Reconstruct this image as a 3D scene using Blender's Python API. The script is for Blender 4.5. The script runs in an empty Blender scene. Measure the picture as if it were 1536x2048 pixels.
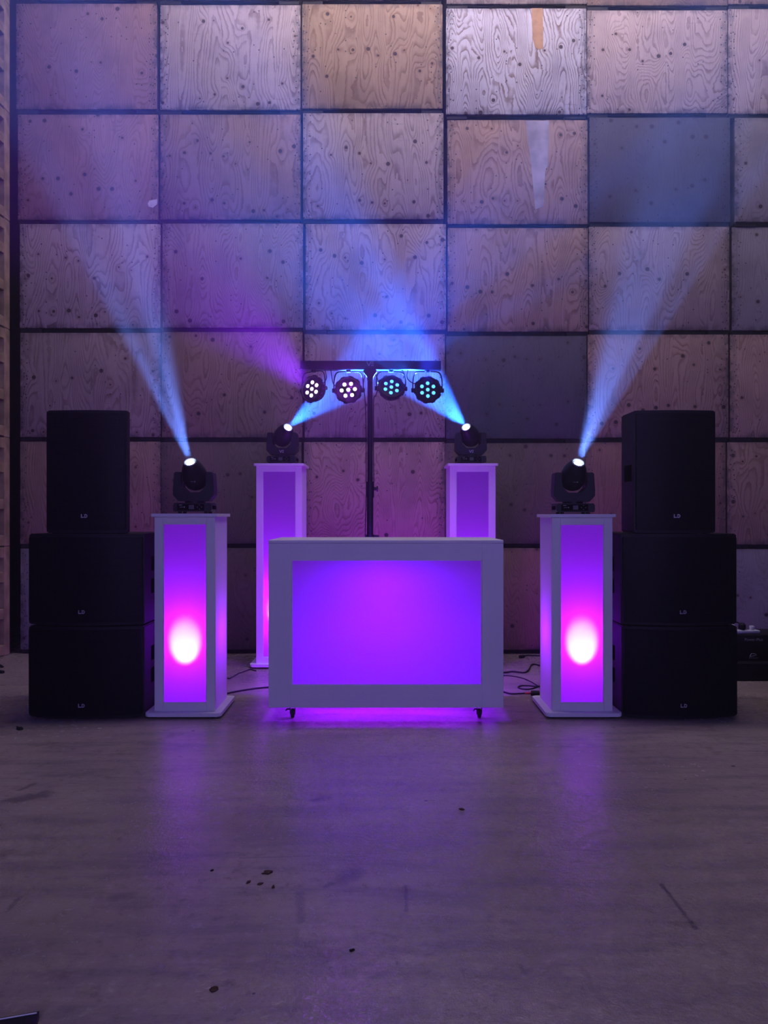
import bpy, bmesh, math, random
from mathutils import Vector, Matrix
random.seed(7)
PI = math.pi
sc = bpy.context.scene
C = sc.collection

# ------------------------------------------------------------------ camera, world, lights, exposure
CAMH, F = 1.15, 1540.0
cam = bpy.data.objects.new('camera', bpy.data.cameras.new('camera'))
C.objects.link(cam)
cam.location = (0, 0, CAMH); cam.rotation_euler = (PI/2, 0, 0)
cam.data.sensor_fit = 'VERTICAL'; cam.data.sensor_height = 36
cam.data.lens = 36*F/2048; cam.data.shift_y = 6/2048
cam.data.clip_start = 0.05
sc.camera = cam
sc.view_settings.view_transform = 'Standard'; sc.view_settings.look = 'None'
sc.view_settings.gamma = 1; sc.view_settings.exposure = 0.0
sc.view_settings.use_curve_mapping = False
sc.cycles.use_denoising = True
sc.cycles.max_bounces = 5; sc.cycles.diffuse_bounces = 3; sc.cycles.glossy_bounces = 3
sc.cycles.transmission_bounces = 5; sc.cycles.volume_bounces = 0
sc.cycles.sample_clamp_indirect = 4.0
sc.cycles.use_light_tree = False
sc.cycles.use_adaptive_sampling = True; sc.cycles.adaptive_threshold = 0.07

HAZE = 0.013
w = bpy.data.worlds.new('world'); sc.world = w; w.use_nodes = True
nt = w.node_tree; nt.nodes.clear()
wo = nt.nodes.new('ShaderNodeOutputWorld')
bg = nt.nodes.new('ShaderNodeBackground'); bg.inputs[0].default_value = (0, 0, 0, 1); bg.inputs[1].default_value = 0
vs = nt.nodes.new('ShaderNodeVolumeScatter')          # thin theatrical haze filling the hall
vs.inputs['Color'].default_value = (1, 1, 1, 1); vs.inputs['Density'].default_value = HAZE
vs.inputs['Anisotropy'].default_value = 0.65
nt.links.new(bg.outputs[0], wo.inputs['Surface']); nt.links.new(vs.outputs[0], wo.inputs['Volume'])

def area(name, loc, target, sx, sy, power, col, spread=180):
    l = bpy.data.lights.new(name, 'AREA'); l.shape = 'RECTANGLE'; l.size = sx; l.size_y = sy
    l.energy = power; l.color = col; l.spread = math.radians(spread)
    o = bpy.data.objects.new(name, l); C.objects.link(o); o.location = loc
    o.rotation_euler = (Vector(target)-Vector(loc)).to_track_quat('-Z', 'Y').to_euler()
    return o
# daylight: translucent roof strip above the crates, and an unseen door fill behind the camera, tinted blue for beam bounce
area('roof_daylight', (0.7, 5.1, 6.9), (0.7, 6.2, 3.9), 5.0, 1.0, 180, (0.92, 0.79, 0.96))
area('door_fill', (0.4, -5.0, 2.6), (0.4, 2.5, 0.4), 4.5, 4.0, 225, (0.345, 0.27, 1.0))

def spot(name, loc, d, deg, power, col, radius=0.02, blend=0.25, strands=0, seed=0, core=None):
    l = bpy.data.lights.new(name, 'SPOT'); l.spot_size = math.radians(deg); l.spot_blend = blend
    l.energy = power; l.color = col; l.shadow_soft_size = radius
    o = bpy.data.objects.new(name, l); C.objects.link(o); o.location = loc
    o.rotation_euler = Vector(d).to_track_quat('-Z', 'Y').to_euler()
    if strands:
        l.use_nodes = True; t = l.node_tree; t.nodes.clear()
        out = t.nodes.new('ShaderNodeOutputLight'); em = t.nodes.new('ShaderNodeEmission')
        tc = t.nodes.new('ShaderNodeTexCoord'); nz = t.nodes.new('ShaderNodeTexNoise')
        nz.noise_dimensions = '4D'; nz.inputs['W'].default_value = seed
        nz.inputs['Scale'].default_value = strands; nz.inputs['Detail'].default_value = 0
        mr = t.nodes.new('ShaderNodeMapRange'); mr.inputs['From Min'].default_value = 0.34; mr.inputs['From Max'].default_value = 0.66
        mr.inputs['To Min'].default_value = 0.25; mr.inputs['To Max'].default_value = 1.9
        t.links.new(tc.outputs['Normal'], nz.inputs['Vector']); t.links.new(nz.outputs[0], mr.inputs['Value'])
        t.links.new(mr.outputs[0], em.inputs['Strength']); t.links.new(em.outputs[0], out.inputs[0])
    return o
def point(name, loc, power, col, radius=0.03):
    l = bpy.data.lights.new(name, 'POINT'); l.energy = power; l.color = col; l.shadow_soft_size = radius
    o = bpy.data.objects.new(name, l); C.objects.link(o); o.location = loc
    return o
PURPLE = (0.30, 0.005, 1.0); BPURPLE = (0.14, 0.003, 1.0)
BEAM_OUT, BEAM_IN = 9000, 19000          # moving head beam power
PLINTH_POW, HOT_POW, BOOTH_POW = 18, 400.0, 18.5

# ------------------------------------------------------------------ helpers
def bx(bm, x0, x1, y0, y1, z0, z1, bev=0, seg=1):
    r = bmesh.ops.create_cube(bm, size=1)
    for v in r['verts']:
        v.co = Vector(((x0+x1)/2+v.co.x*(x1-x0), (y0+y1)/2+v.co.y*(y1-y0), (z0+z1)/2+v.co.z*(z1-z0)))
    if bev:
        es = list({e for v in r['verts'] for e in v.link_edges})
        bmesh.ops.bevel(bm, geom=es, offset=bev, segments=seg, affect='EDGES', profile=0.6)
def prism(bm, pts, a0, a1, axis='z', bev=0):
    """closed outline extruded; axis z: pts=(x,y); axis y: pts=(x,z)"""
    def mk(p, a):
        return Vector((p[0], p[1], a)) if axis == 'z' else (Vector((p[0], a, p[1])) if axis == 'y' else Vector((a, p[0], p[1])))
    lo = [bm.verts.new(mk(p, a0)) for p in pts]; hi = [bm.verts.new(mk(p, a1)) for p in pts]
    n = len(pts); fs = []
    fs.append(bm.faces.new(lo[::-1])); fs.append(bm.faces.new(hi))
    for i in range(n): fs.append(bm.faces.new((lo[i], lo[(i+1) % n], hi[(i+1) % n], hi[i])))
    if bev:
        bmesh.ops.bevel(bm, geom=list({e for f in fs[:2] for e in f.edges}), offset=bev, segments=2, affect='EDGES')
def lathe(bm, prof, n=24, M=Matrix.Identity(4), cap=True):
    rings = []
    for (r, z) in prof:
        rings.append([bm.verts.new(M @ Vector((r*math.cos(2*PI*i/n), r*math.sin(2*PI*i/n), z))) for i in range(n)])
    for a, b in zip(rings, rings[1:]):
        for i in range(n): bm.faces.new((a[i], a[(i+1) % n], b[(i+1) % n], b[i]))
    if cap:
        bm.faces.new(rings[0][::-1]); bm.faces.new(rings[-1])
def cyl(bm, p, q, r, r2=None, n=16):
    p, q = Vector(p), Vector(q); d = q-p
    M = Matrix.Translation(p) @ d.to_track_quat('Z', 'Y').to_matrix().to_4x4()
    lathe(bm, [(r, 0), (r if r2 is None else r2, d.length)], n, M)
def smoothpath(pts, k=8):
    pts = [Vector(p) for p in pts]; P = [pts[0]*2-pts[1]]+pts+[pts[-1]*2-pts[-2]]; out = []
    for i in range(1, len(P)-2):
        for j in range(k):
            t = j/k; a, b, c, d = P[i-1], P[i], P[i+1], P[i+2]
            out.append(0.5*((2*b)+(c-a)*t+(2*a-5*b+4*c-d)*t*t+(3*b-a-3*c+d)*t**3))
    out.append(pts[-1]); return out
def tube(bm, pts, r, n=8, k=8):
    P = smoothpath(pts, k) if len(pts) > 2 else [Vector(p) for p in pts]
    rings = []
    up = Vector((0.13, 0.21, 1)).normalized()
    for i, p in enumerate(P):
        t = (P[min(i+1, len(P)-1)]-P[max(i-1, 0)]).normalized()
        u = t.cross(up)
        if u.length < 1e-3: u = t.cross(Vector((1, 0, 0)))
        u.normalize(); v = u.cross(t)
        rings.append([bm.verts.new(p+r*(u*math.cos(2*PI*j/n)+v*math.sin(2*PI*j/n))) for j in range(n)])
    for a, b in zip(rings, rings[1:]):
        for j in range(n): bm.faces.new((a[j], a[(j+1) % n], b[(j+1) % n], b[j]))
    bm.faces.new(rings[0][::-1]); bm.faces.new(rings[-1])
def obj(name, bm, mat, parent=None, smooth=True, label=None):
    bmesh.ops.recalc_face_normals(bm, faces=bm.faces)
    me = bpy.data.meshes.new(name); bm.to_mesh(me); bm.free()
    me.materials.append(mat)
    if smooth:
        me.polygons.foreach_set('use_smooth', [True]*len(me.polygons))
        me.set_sharp_from_angle(angle=math.radians(32))
    o = bpy.data.objects.new(name, me); C.objects.link(o)
    if parent: o.parent = parent
    if label: o['label'] = label
    return o
def B(): return bmesh.new()
def thing(name, label, cat, loc=(0, 0, 0), rz=0, group=None):
    o = bpy.data.objects.new(name, None); C.objects.link(o); o.empty_display_size = 0.1
    o.location = loc; o.rotation_euler = (0, 0, rz); o['label'] = label; o['category'] = cat
    if group: o['group'] = group
    return o
def tag(o, label, cat, group=None):
    o['label'] = label; o['category'] = cat
    if group: o['group'] = group
    return o
def copy_tree(o, parent=None):
    c = o.copy(); C.objects.link(c)
    if parent: c.parent = parent
    for ch in list(o.children): copy_tree(ch, c)
    return c
def place(root, loc, label, group=None, rz=0):
    r = copy_tree(root); r.location = loc; r.rotation_euler = (0, 0, rz); r['label'] = label
    if group: r['group'] = group
    return r
def fl(px, py, z=0.0):                                # point of the floor seen at a pixel
    Y = (CAMH-z)*F/(py-1030); return Vector(((px-768)/F*Y, Y, z))
def text_mesh(body, size, mat, name, parent, loc, depth=0.0006):
    cu = bpy.data.curves.new(name, 'FONT'); cu.body = body; cu.size = size; cu.extrude = depth
    cu.align_x = 'CENTER'; cu.align_y = 'CENTER'
    t = bpy.data.objects.new(name, cu); C.objects.link(t)
    me = bpy.data.meshes.new_from_object(t.evaluated_get(bpy.context.evaluated_depsgraph_get()))
    bpy.data.objects.remove(t)
    me.materials.clear(); me.materials.append(mat)
    o = bpy.data.objects.new(name, me); C.objects.link(o); o.parent = parent
    o.location = loc; o.rotation_euler = (PI/2, 0, 0)
    return o

# ------------------------------------------------------------------ materials
class NT:
    def __init__(s, name):
        s.m = bpy.data.materials.new(name); s.m.use_nodes = True; s.t = s.m.node_tree; s.t.nodes.clear()
        s.out = s.t.nodes.new('ShaderNodeOutputMaterial')
    def n(s, typ, ins=None, **kw):
        nd = s.t.nodes.new(typ)
        for k, v in kw.items(): setattr(nd, k, v)
        for k, v in (ins or {}).items():
            if hasattr(v, 'is_output') or isinstance(v, bpy.types.NodeSocket): s.t.links.new(v, nd.inputs[k])
            else: nd.inputs[k].default_value = v
        return nd
    def M(s, op, a, b=0.0, c=0.0, clamp=False):
        return s.n('ShaderNodeMath', {0: a, 1: b, 2: c}, operation=op, use_clamp=clamp).outputs[0]
    def V(s, op, a, b=(0, 0, 0)):
        nd = s.n('ShaderNodeVectorMath', {0: a, 1: b}, operation=op)
        return nd.outputs['Value'] if op in ('LENGTH', 'DOT_PRODUCT', 'DISTANCE') else nd.outputs[0]
    def xyz(s, v):
        nd = s.n('ShaderNodeSeparateXYZ', {0: v}); return nd.outputs[0], nd.outputs[1], nd.outputs[2]
    def comb(s, x, y, z): return s.n('ShaderNodeCombineXYZ', {0: x, 1: y, 2: z}).outputs[0]
    def ss(s, v, a, b, lo=0.0, hi=1.0):
        return s.n('ShaderNodeMapRange', {'Value': v, 'From Min': a, 'From Max': b, 'To Min': lo, 'To Max': hi}, interpolation_type='SMOOTHSTEP').outputs[0]
    def noise(s, v, scale, detail=2, rough=0.5):
        return s.n('ShaderNodeTexNoise', {'Vector': v, 'Scale': scale, 'Detail': detail, 'Roughness': rough}).outputs[0]
    def mix(s, f, a, b, mode='MIX'):
        return s.n('ShaderNodeMix', {0: f, 6: a, 7: b}, data_type='RGBA', blend_type=mode).outputs[2]
    def bsdf(s, **ins):
        nd = s.n('ShaderNodeBsdfPrincipled', {k.replace('_', ' '): v for k, v in ins.items()})
        s.t.links.new(nd.outputs[0], s.out.inputs[0]); return nd
def rgb(c): return (c[0], c[1], c[2], 1)
def simple(name, col, rough=0.5, spec=0.5, metal=0.0, var=0.12, scale=30, bump=0.0):
    k = NT(name); co = k.n('ShaderNodeTexCoord').outputs['Object']
    nz = k.noise(co, scale, 3)
    c = k.mix(k.ss(nz, .3, .7), rgb([x*(1-var) for x in col]), rgb([x*(1+var) for x in col]))
    ins = dict(Base_Color=c, Roughness=rough, Metallic=metal)
    b = k.bsdf(**ins); b.inputs['Specular IOR Level'].default_value = spec
    if bump:
        bp = k.n('ShaderNodeBump', {'Height': k.noise(co, scale*6, 2), 'Strength': bump, 'Distance': 0.002})
        k.t.links.new(bp.outputs[0], b.inputs['Normal'])
    return k.m
def emis(name, col, st):
    k = NT(name); e = k.n('ShaderNodeEmission', {0: rgb(col), 1: st}); k.t.links.new(e.outputs[0], k.out.inputs[0]); return k.m
def translucent(name, col, fac, rough=0.4):
    k = NT(name)
    d = k.n('ShaderNodeBsdfDiffuse', {'Color': rgb(col)}); t = k.n('ShaderNodeBsdfTranslucent', {'Color': rgb(col)})
    a = k.n('ShaderNodeMixShader', {0: fac, 1: d.outputs[0], 2: t.outputs[0]})
    g = k.n('ShaderNodeBsdfGlossy', {'Color': (1, 1, 1, 1), 'Roughness': rough})
    b = k.n('ShaderNodeMixShader', {0: 0.015, 1: a.outputs[0], 2: g.outputs[0]})
    k.t.links.new(b.outputs[0], k.out.inputs[0]); return k.m

def make_plywood():
    k = NT('weathered_plywood')
    co = k.n('ShaderNodeTexCoord').outputs['Object']; oi = k.n('ShaderNodeObjectInfo')
    rnd = oi.outputs['Random']; tint = oi.outputs['Color']; gs = oi.outputs['Alpha']
    x, y, z = k.xyz(co)
    sx = k.M('MULTIPLY_ADD', rnd, 37.0, x); sz = k.M('MULTIPLY_ADD', rnd, 91.0, z)
    # knots, lying in loose horizontal rows
    kv = k.comb(k.M('MULTIPLY', sx, 9.0), 0.0, k.M('MULTIPLY', sz, 2.1))
    kn = k.n('ShaderNodeTexVoronoi', {'Vector': kv, 'Scale': 1.0, 'Randomness': 0.5}, feature='F1')
    kd = k.V('LENGTH', k.V('MULTIPLY', k.V('SUBTRACT', kv, kn.outputs['Position']), (1/9.0, 0, 1/2.1)))
    kr = k.xyz(kn.outputs['Color'])[0]
    kon = k.M('GREATER_THAN', kr, k.M('MULTIPLY_ADD', rnd, 0.5, 0.12))
    # grain: contour lines of a stretched field bent round the knots
    fv = k.comb(k.M('MULTIPLY', sx, 3.2), 0.0, k.M('MULTIPLY', sz, k.M('MULTIPLY_ADD', rnd, 0.55, 0.35)))
    f1 = k.noise(fv, 1.0, 1.5, 0.45)
    bend = k.M('MULTIPLY', k.M('EXPONENT', k.M('MULTIPLY', kd, -14.0)), k.M('MULTIPLY', kon, 0.06))
    wob = k.M('MULTIPLY', k.noise(co, 26, 1), 0.012)
    field = k.M('MULTIPLY', k.M('ADD', k.M('ADD', f1, bend), wob), k.M('MULTIPLY_ADD', rnd, 26.0, 34.0))
    saw = k.M('FRACT', field)
    line = k.M('MULTIPLY', k.ss(saw, 0.45, 0.93), k.ss(saw, 1.0, 0.95))
    line = k.M('MULTIPLY', line, k.ss(k.noise(co, 7, 2), 0.3, 0.7, 0.45, 1.0))
    fib = k.noise(k.comb(k.M('MULTIPLY', sx, 150.0), 0.0, k.M('MULTIPLY', sz, 5.0)), 1.0, 2)
    # colour
    c = k.mix(k.M('MULTIPLY', line, k.M('MULTIPLY', gs, 0.78), clamp=True), tint, k.mix(1.0, tint, (0.38, 0.27, 0.24, 1), 'MULTIPLY'))
    c = k.mix(k.M('MULTIPLY', k.ss(fib, 0.45, 0.75), 0.28), c, k.mix(1.0, tint, (0.5, 0.42, 0.4, 1), 'MULTIPLY'))
    blot = k.noise(k.comb(k.M('MULTIPLY', sx, 3.0), 0.0, k.M('MULTIPLY', sz, 2.2)), 1.0, 5, 0.6)
    c = k.mix(k.ss(blot, 0.42, 0.72, 0.0, 0.5), c, k.mix(1.0, c, (0.55, 0.52, 0.56, 1), 'MULTIPLY'))
    scr = k.noise(k.comb(k.M('MULTIPLY', sx, 4.0), 0.0, k.M('MULTIPLY', sz, 60.0)), 1.0, 3, 0.6)
    c = k.mix(k.M('MULTIPLY', k.ss(scr, 0.62, 0.72), k.ss(k.noise(co, 3.1, 1), 0.45, 0.6, 0, .35)), c, (0.10, 0.08, 0.08, 1))
    # dirt along the panel's rim
    ex = k.ss(k.M('ABSOLUTE', x), 0.50, 0.585); ez = k.ss(k.M('ABSOLUTE', k.M('SUBTRACT', z, 0.47)), 0.37, 0.44)
    rim = k.M('MULTIPLY', k.M('MAXIMUM', ex, ez), k.ss(k.noise(co, 9, 4, 0.65), 0.35, 0.62, 0.0, 0.8))
    c = k.mix(rim, c, (0.06, 0.05, 0.06, 1))
    # knots with a paler ring
    halo = k.M('MULTIPLY', k.ss(kd, 0.034, 0.014, 0, 0.35), kon)
    c = k.mix(halo, c, k.mix(1.0, tint, (0.6, 0.42, 0.33, 1), 'MULTIPLY'))
    ksz = k.M('MULTIPLY_ADD', kr, 0.014, 0.003)
    dot = k.M('MULTIPLY', k.M('LESS_THAN', kd, ksz), kon)
    c = k.mix(k.M('MULTIPLY', dot, 0.9), c, (0.03, 0.02, 0.028, 1))
    # nail heads
    nv = k.comb(k.M('MULTIPLY', sx, 24.0), 0.0, k.M('MULTIPLY', sz, 15.0))
    nn = k.n('ShaderNodeTexVoronoi', {'Vector': nv, 'Scale': 1.0, 'Randomness': 0.8}, feature='F1')
    nd = k.V('LENGTH', k.V('MULTIPLY', k.V('SUBTRACT', nv, nn.outputs['Position']), (1/24., 0, 1/15.)))
    band = k.M('GREATER_THAN', k.M('ABSOLUTE', x), 0.515)
    sparse = k.M('GREATER_THAN', k.xyz(nn.outputs['Color'])[0], 0.955)
    nail = k.M('MULTIPLY', k.M('LESS_THAN', nd, 0.0056), k.M('MAXIMUM', band, sparse))
    c = k.mix(k.M('MULTIPLY', nail, 0.9), c, (0.02, 0.018, 0.03, 1))
    b = k.bsdf(Base_Color=c, Roughness=0.72); b.inputs['Specular IOR Level'].default_value = 0.25
    h = k.M('SUBTRACT', k.M('MULTIPLY', fib, 0.4), k.M('ADD', line, k.M('MULTIPLY', k.M('MAXIMUM', dot, nail), 2.0)))
    bp = k.n('ShaderNodeBump', {'Height': h, 'Strength': 0.25, 'Distance': 0.002})
    k.t.links.new(bp.outputs[0], b.inputs['Normal'])
    return k.m
def make_concrete():
    k = NT('worn_concrete')
    co = k.n('ShaderNodeTexCoord').outputs['Object']; x, y, z = k.xyz(co)
    a = k.noise(co, 0.8, 5, 0.6); b_ = k.noise(k.comb(k.M('MULTIPLY', x, 1.2), k.M('MULTIPLY', y, 7.0), 0.0), 1.5, 5, 0.65)
    c_ = k.noise(co, 22, 4, 0.7); big = k.noise(co, 0.45, 3, 0.5)
    col = k.mix(k.ss(a, .3, .7), (0.265, 0.205, 0.185, 1), (0.385, 0.315, 0.275, 1))
    col = k.mix(k.ss(b_, .42, .7, 0, .7), col, (0.19, 0.155, 0.17, 1))
    col = k.mix(k.ss(c_, .5, .75, 0, .7), col, (0.15, 0.12, 0.12, 1))
    col = k.mix(k.ss(c_, .45, .25, 0, .4), col, (0.46, 0.42, 0.42, 1))
    warm = k.M('MULTIPLY', k.ss(k.noise(co, 3.3, 5, 0.7), .58, .72), 0.55)
    col = k.mix(warm, col, (0.15, 0.10, 0.085, 1))
    sp = k.n('ShaderNodeTexVoronoi', {'Vector': k.comb(x, y, 0.0), 'Scale': 5.0, 'Randomness': 1.0})
    rr = k.xyz(sp.outputs['Color'])[0]
    spk = k.M('MULTIPLY', k.M('LESS_THAN', sp.outputs['Distance'], k.M('MULTIPLY', rr, 0.05)), k.M('GREATER_THAN', rr, 0.35))
    col = k.mix(k.M('MULTIPLY', spk, 0.75), col, (0.05, 0.035, 0.035, 1))
    # scuffs and tyre marks lying on the slab: (x0,y0,x1,y1,width,strength)
    for (p, q, wd, st) in (((1322, 1768), (1392, 1858), .010, .75), ((812, 1772), (812, 1822), .008, .5), ((600, 1788), (602, 1842), .02, .35),
                           ((30, 1600), (85, 1590), .07, .6), ((632, 1600), (652, 1596), .035, .55), ((685, 1760), (705, 1745), .05, .45),
                           ((15, 1822), (40, 1795), .012, .5), ((1140, 1700), (1200, 1701), .008, .5), ((1010, 1842), (1030, 1846), .02, .3),
                           ((40, 1580), (70, 1567), .02, .5), ((480, 1716), (620, 1712), .006, .35), ((230, 1795), (260, 1790), .03, .3),
                           ((652, 1772), (660, 1768), .02, .5), ((1040, 1930), (1050, 1945), .012, .4), ((900, 1470), (1000, 1466), .02, .25)):
        A = fl(*p); D = fl(*q)-A; L2 = D.length_squared
        rel = k.V('SUBTRACT', co, tuple(A))
        t = k.M('DIVIDE', k.V('DOT_PRODUCT', rel, tuple(D)), L2, clamp=True)
        pt = k.n('ShaderNodeVectorMath', {0: tuple(D), 'Scale': t}, operation='SCALE').outputs[0]
        dist = k.M('ADD', k.V('LENGTH', k.V('SUBTRACT', rel, pt)), k.M('MULTIPLY', k.M('SUBTRACT', c_, .5), wd*2.2))
        col = k.mix(k.ss(dist, wd, wd*0.2, 0, st), col, (0.07, 0.055, 0.085, 1))
    crk = k.n('ShaderNodeTexVoronoi', {'Vector': k.V('ADD', co, k.n('ShaderNodeTexNoise', {'Vector': co, 'Scale': 9.0, 'Detail': 2}).outputs[1]), 'Scale': 26.0}, feature='DISTANCE_TO_EDGE')
    rough = k.M('ADD', k.ss(big, .35, .65, .12, .31), k.ss(c_, .3, .7, -.06, .10))
    b = k.bsdf(Base_Color=col, Roughness=rough); b.inputs['Specular IOR Level'].default_value = 0.5
    h = k.M('ADD', k.M('MULTIPLY', k.ss(crk.outputs[0], 0.0, 0.08), 0.2), k.M('ADD', k.noise(co, 60, 3), k.M('MULTIPLY', k.noise(co, 9, 4), 1.5)))
    bp = k.n('ShaderNodeBump', {'Height': h, 'Strength': 0.28, 'Distance': 0.006})
    k.t.links.new(bp.outputs[0], b.inputs['Normal'])
    return k.m
def make_grille():
    k = NT('perforated_black_steel'); co = k.n('ShaderNodeTexCoord').outputs['Object']; x, y, z = k.xyz(co)
    v = k.comb(k.M('MULTIPLY', x, 105.0), 0.0, k.M('MULTIPLY', z, 105.0))
    vo = k.n('ShaderNodeTexVoronoi', {'Vector': v, 'Scale': 1.0, 'Randomness': 0.0})
    hole = k.ss(vo.outputs['Distance'], 0.30, 0.40)
    col = k.mix(hole, (0.001, 0.001, 0.002, 1), (0.004, 0.0035, 0.008, 1))
    b = k.bsdf(Base_Color=col, Roughness=0.42); b.inputs['Specular IOR Level'].default_value = 0.15
    bp = k.n('ShaderNodeBump', {'Height': hole, 'Strength': 0.6, 'Distance': 0.003}); k.t.links.new(bp.outputs[0], b.inputs['Normal'])
    return k.m

PLY = make_plywood(); CONC = make_concrete(); GRILLE = make_grille()
WHITE = simple('white_laminate', (0.74, 0.73, 0.76), 0.38, 0.4, var=0.02, scale=4)
PANEL = translucent('opal_acrylic', (0.50, 0.44, 0.54), 0.95)
SHELL = translucent('thin_white_board', (0.80, 0.79, 0.82), 0.20)
EDGE = simple('cut_acrylic_edge', (0.85, 0.84, 0.9), 0.25, 0.5, var=0.02)
BLACK = simple('black_textured_paint', (0.0045, 0.004, 0.009), 0.5, 0.3, var=0.25, scale=120, bump=0.3)
PLASTIC = simple('black_plastic', (0.006, 0.005, 0.011), 0.45, 0.3, var=0.15)
RUBBER = simple('black_rubber', (0.012, 0.011, 0.013), 0.7, 0.3, var=0.2)
VOID = simple('deep_black_recess', (0.002, 0.002, 0.003), 0.9, 0.0)
STEEL = simple('dark_steel', (0.03, 0.03, 0.035), 0.45, 0.5, metal=0.6)
GREY = simple('pale_print', (0.36, 0.36, 0.40), 0.5, 0.3, var=0.03)
DGREY = simple('dim_print', (0.09, 0.09, 0.11), 0.5, 0.3, var=0.03)
SILVER = simple('silver_print', (0.62, 0.62, 0.66), 0.35, 0.5, var=0.03)
SKID = simple('grimy_steel_angle', (0.02, 0.018, 0.022), 0.7, 0.3, var=0.4, scale=12)
CRWOOD = simple('sawn_timber', (0.30, 0.215, 0.135), 0.75, 0.2, var=0.3, scale=8)
CRWOOD_P = simple('dull_plywood', (0.17, 0.13, 0.11), 0.8, 0.2, var=0.25, scale=5)
DARKWALL = simple('dark_cladding', (0.03, 0.028, 0.03), 0.9, 0.1)
SHED = simple('grey_shed_cladding', (0.06, 0.058, 0.06), 0.85, 0.2)
PATCH = simple('fresh_veneer_strip', (0.50, 0.30, 0.17), 0.7, 0.2, var=0.12, scale=14)
STICK = simple('pale_paper_label', (0.62, 0.56, 0.62), 0.7, 0.2)
SMEAR = simple('whitish_smear', (0.40, 0.36, 0.42), 0.7, 0.2, var=0.25, scale=6)
LENSW = emis('beam_lens_glow', (0.9, 1.0, 1.0), 14.0)
LEDP = emis('pink_led_glow', (1.0, 0.66, 0.93), 6.0)
LEDB = emis('cyan_led_glow', (0.10, 0.50, 1.0), 2.0)
LENSR = simple('lens_glass_ring', (0.35, 0.40, 0.5), 0.12, 0.8)
REDW = simple('red_cable_sleeve', (0.42, 0.02, 0.04), 0.5)
WPLAS = simple('white_plastic', (0.70, 0.72, 0.74), 0.35, 0.5, var=0.03)
LEAF = simple('dry_leaf', (0.09, 0.05, 0.035), 0.85, 0.1, var=0.4)

# ------------------------------------------------------------------ room
def struct(name, x0, x1, y0, y1, z0, z1, mat):
    b = B(); bx(b, x0, x1, y0, y1, z0, z1); o = obj(name, b, mat, smooth=False); o['kind'] = 'structure'; return o
struct('floor', -6.5, 7.0, -7.5, 8.2, -0.2, 0, CONC)
struct('wall_back', -6.5, 7.0, 8.0, 8.2, 0, 7.4, DARKWALL)
struct('wall_left', -6.7, -6.5, -7.5, 8.2, 0, 7.4, SHED)
struct('wall_right', 7.0, 7.2, -7.5, 8.2, 0, 7.4, SHED)
struct('wall_front', -6.5, 7.0, -7.7, -7.5, 0, 7.4, SHED)
struct('ceiling', -6.7, 7.2, -7.7, 8.2, 7.4, 7.6, DARKWALL)

# ------------------------------------------------------------------ stacked crates
YW = 6.37; MPX = YW/F
CW, CH, CD, SK = 281*MPX, 0.894, 1.15, 0.036
def zpx(py, Y=YW): return CAMH-(py-1030)/F*Y
def xpx(px, Y=YW): return (px-768)/F*Y
crate0 = thing('storage_crate', 'x', 'crate')
hw = CW/2
b = B(); bx(b, -hw, hw, 0, 0.018, SK, CH-0.001, 0.004, 2); ep = obj('end_panel', b, PLY, crate0)
b = B(); bx(b, -hw, hw, CD-0.018, CD, SK, CH-0.001); obj('end_panel', b, CRWOOD_P, crate0)
for s in (-1, 1):
    b = B(); bx(b, s*(hw-0.018) - 0.009, s*(hw-0.018) + 0.009, 0.0185, CD-0.0185, SK, CH-0.006); obj('side_panel', b, CRWOOD_P, crate0)
    b = B(); bx(b, s*(hw-0.09)-0.085, s*(hw-0.09)+0.085, 0.010, 0.16, 0.001, SK-0.001, 0.003)
    bx(b, s*(hw-0.09)-0.05, s*(hw-0.09)+0.05, 0.165, CD-0.03, 0.001, SK-0.001); obj('skid', b, SKID, crate0)
b = B(); bx(b, -hw+0.02, hw-0.02, 0.03, CD-0.03, SK, SK+0.02); bx(b, -hw+0.18, hw-0.18, 0.05, 0.13, 0.002, SK-0.0005); obj('base_board', b, SKID, crate0)
TOPS = [[-210, 8, 228, 448, 665, 883, 1097], [-212, 9, 228, 447, 664, 884, 1096], [-213, 8, 226, 447, 668, 884, 1096],
        [-205, 17, 238, 456, 672, 886, 1096], [-203, 20, 235, 453, 669, 884, 1096], [-203, 17, 236, 453, 669, 884, 1098]]
LEFT = [[33, 319, 603, 893, 1174, 1457], [33, 320, 604, 892, 1174, 1457], [35, 320, 606, 895, 1179, 1470], [40, 325, 611, 895, 1178, 1465],
        [40, 324, 609, 892, 1175, 1460], [40, 322, 608, 889, 1171, 1455], [40, 322, 608, 889, 1171, 1455]]
T_ = dict(pinkbrown=(.37, .225, .20, .6), pale=(.47, .39, .36, 1.0), gold=(.43, .30, .195, 1.0), white=(.60, .57, .60, 1.5), pinkgrey=(.50, .40, .36, 1.0),
          mid=(.38, .30, .27, .9), brown=(.33, .225, .17, .9), darkgrey=(.105, .10, .12, .25), grey=(.26, .24, .25, .5), tan=(.40, .275, .215, 1.0),
          red=(.30, .18, .14, .6), darkbrown=(.17, .125, .105, .5))
L_ = dict(pinkbrown='dull pinkish brown', pale='pale knotty', gold='golden tan knotty', white='bleached white', pinkgrey='pale pinkish wavy',
          mid='mid brown knotty', brown='brown', darkgrey='plain dark grey', grey='weathered grey', tan='light tan', red='reddish brown', darkbrown='dark brown')
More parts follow.
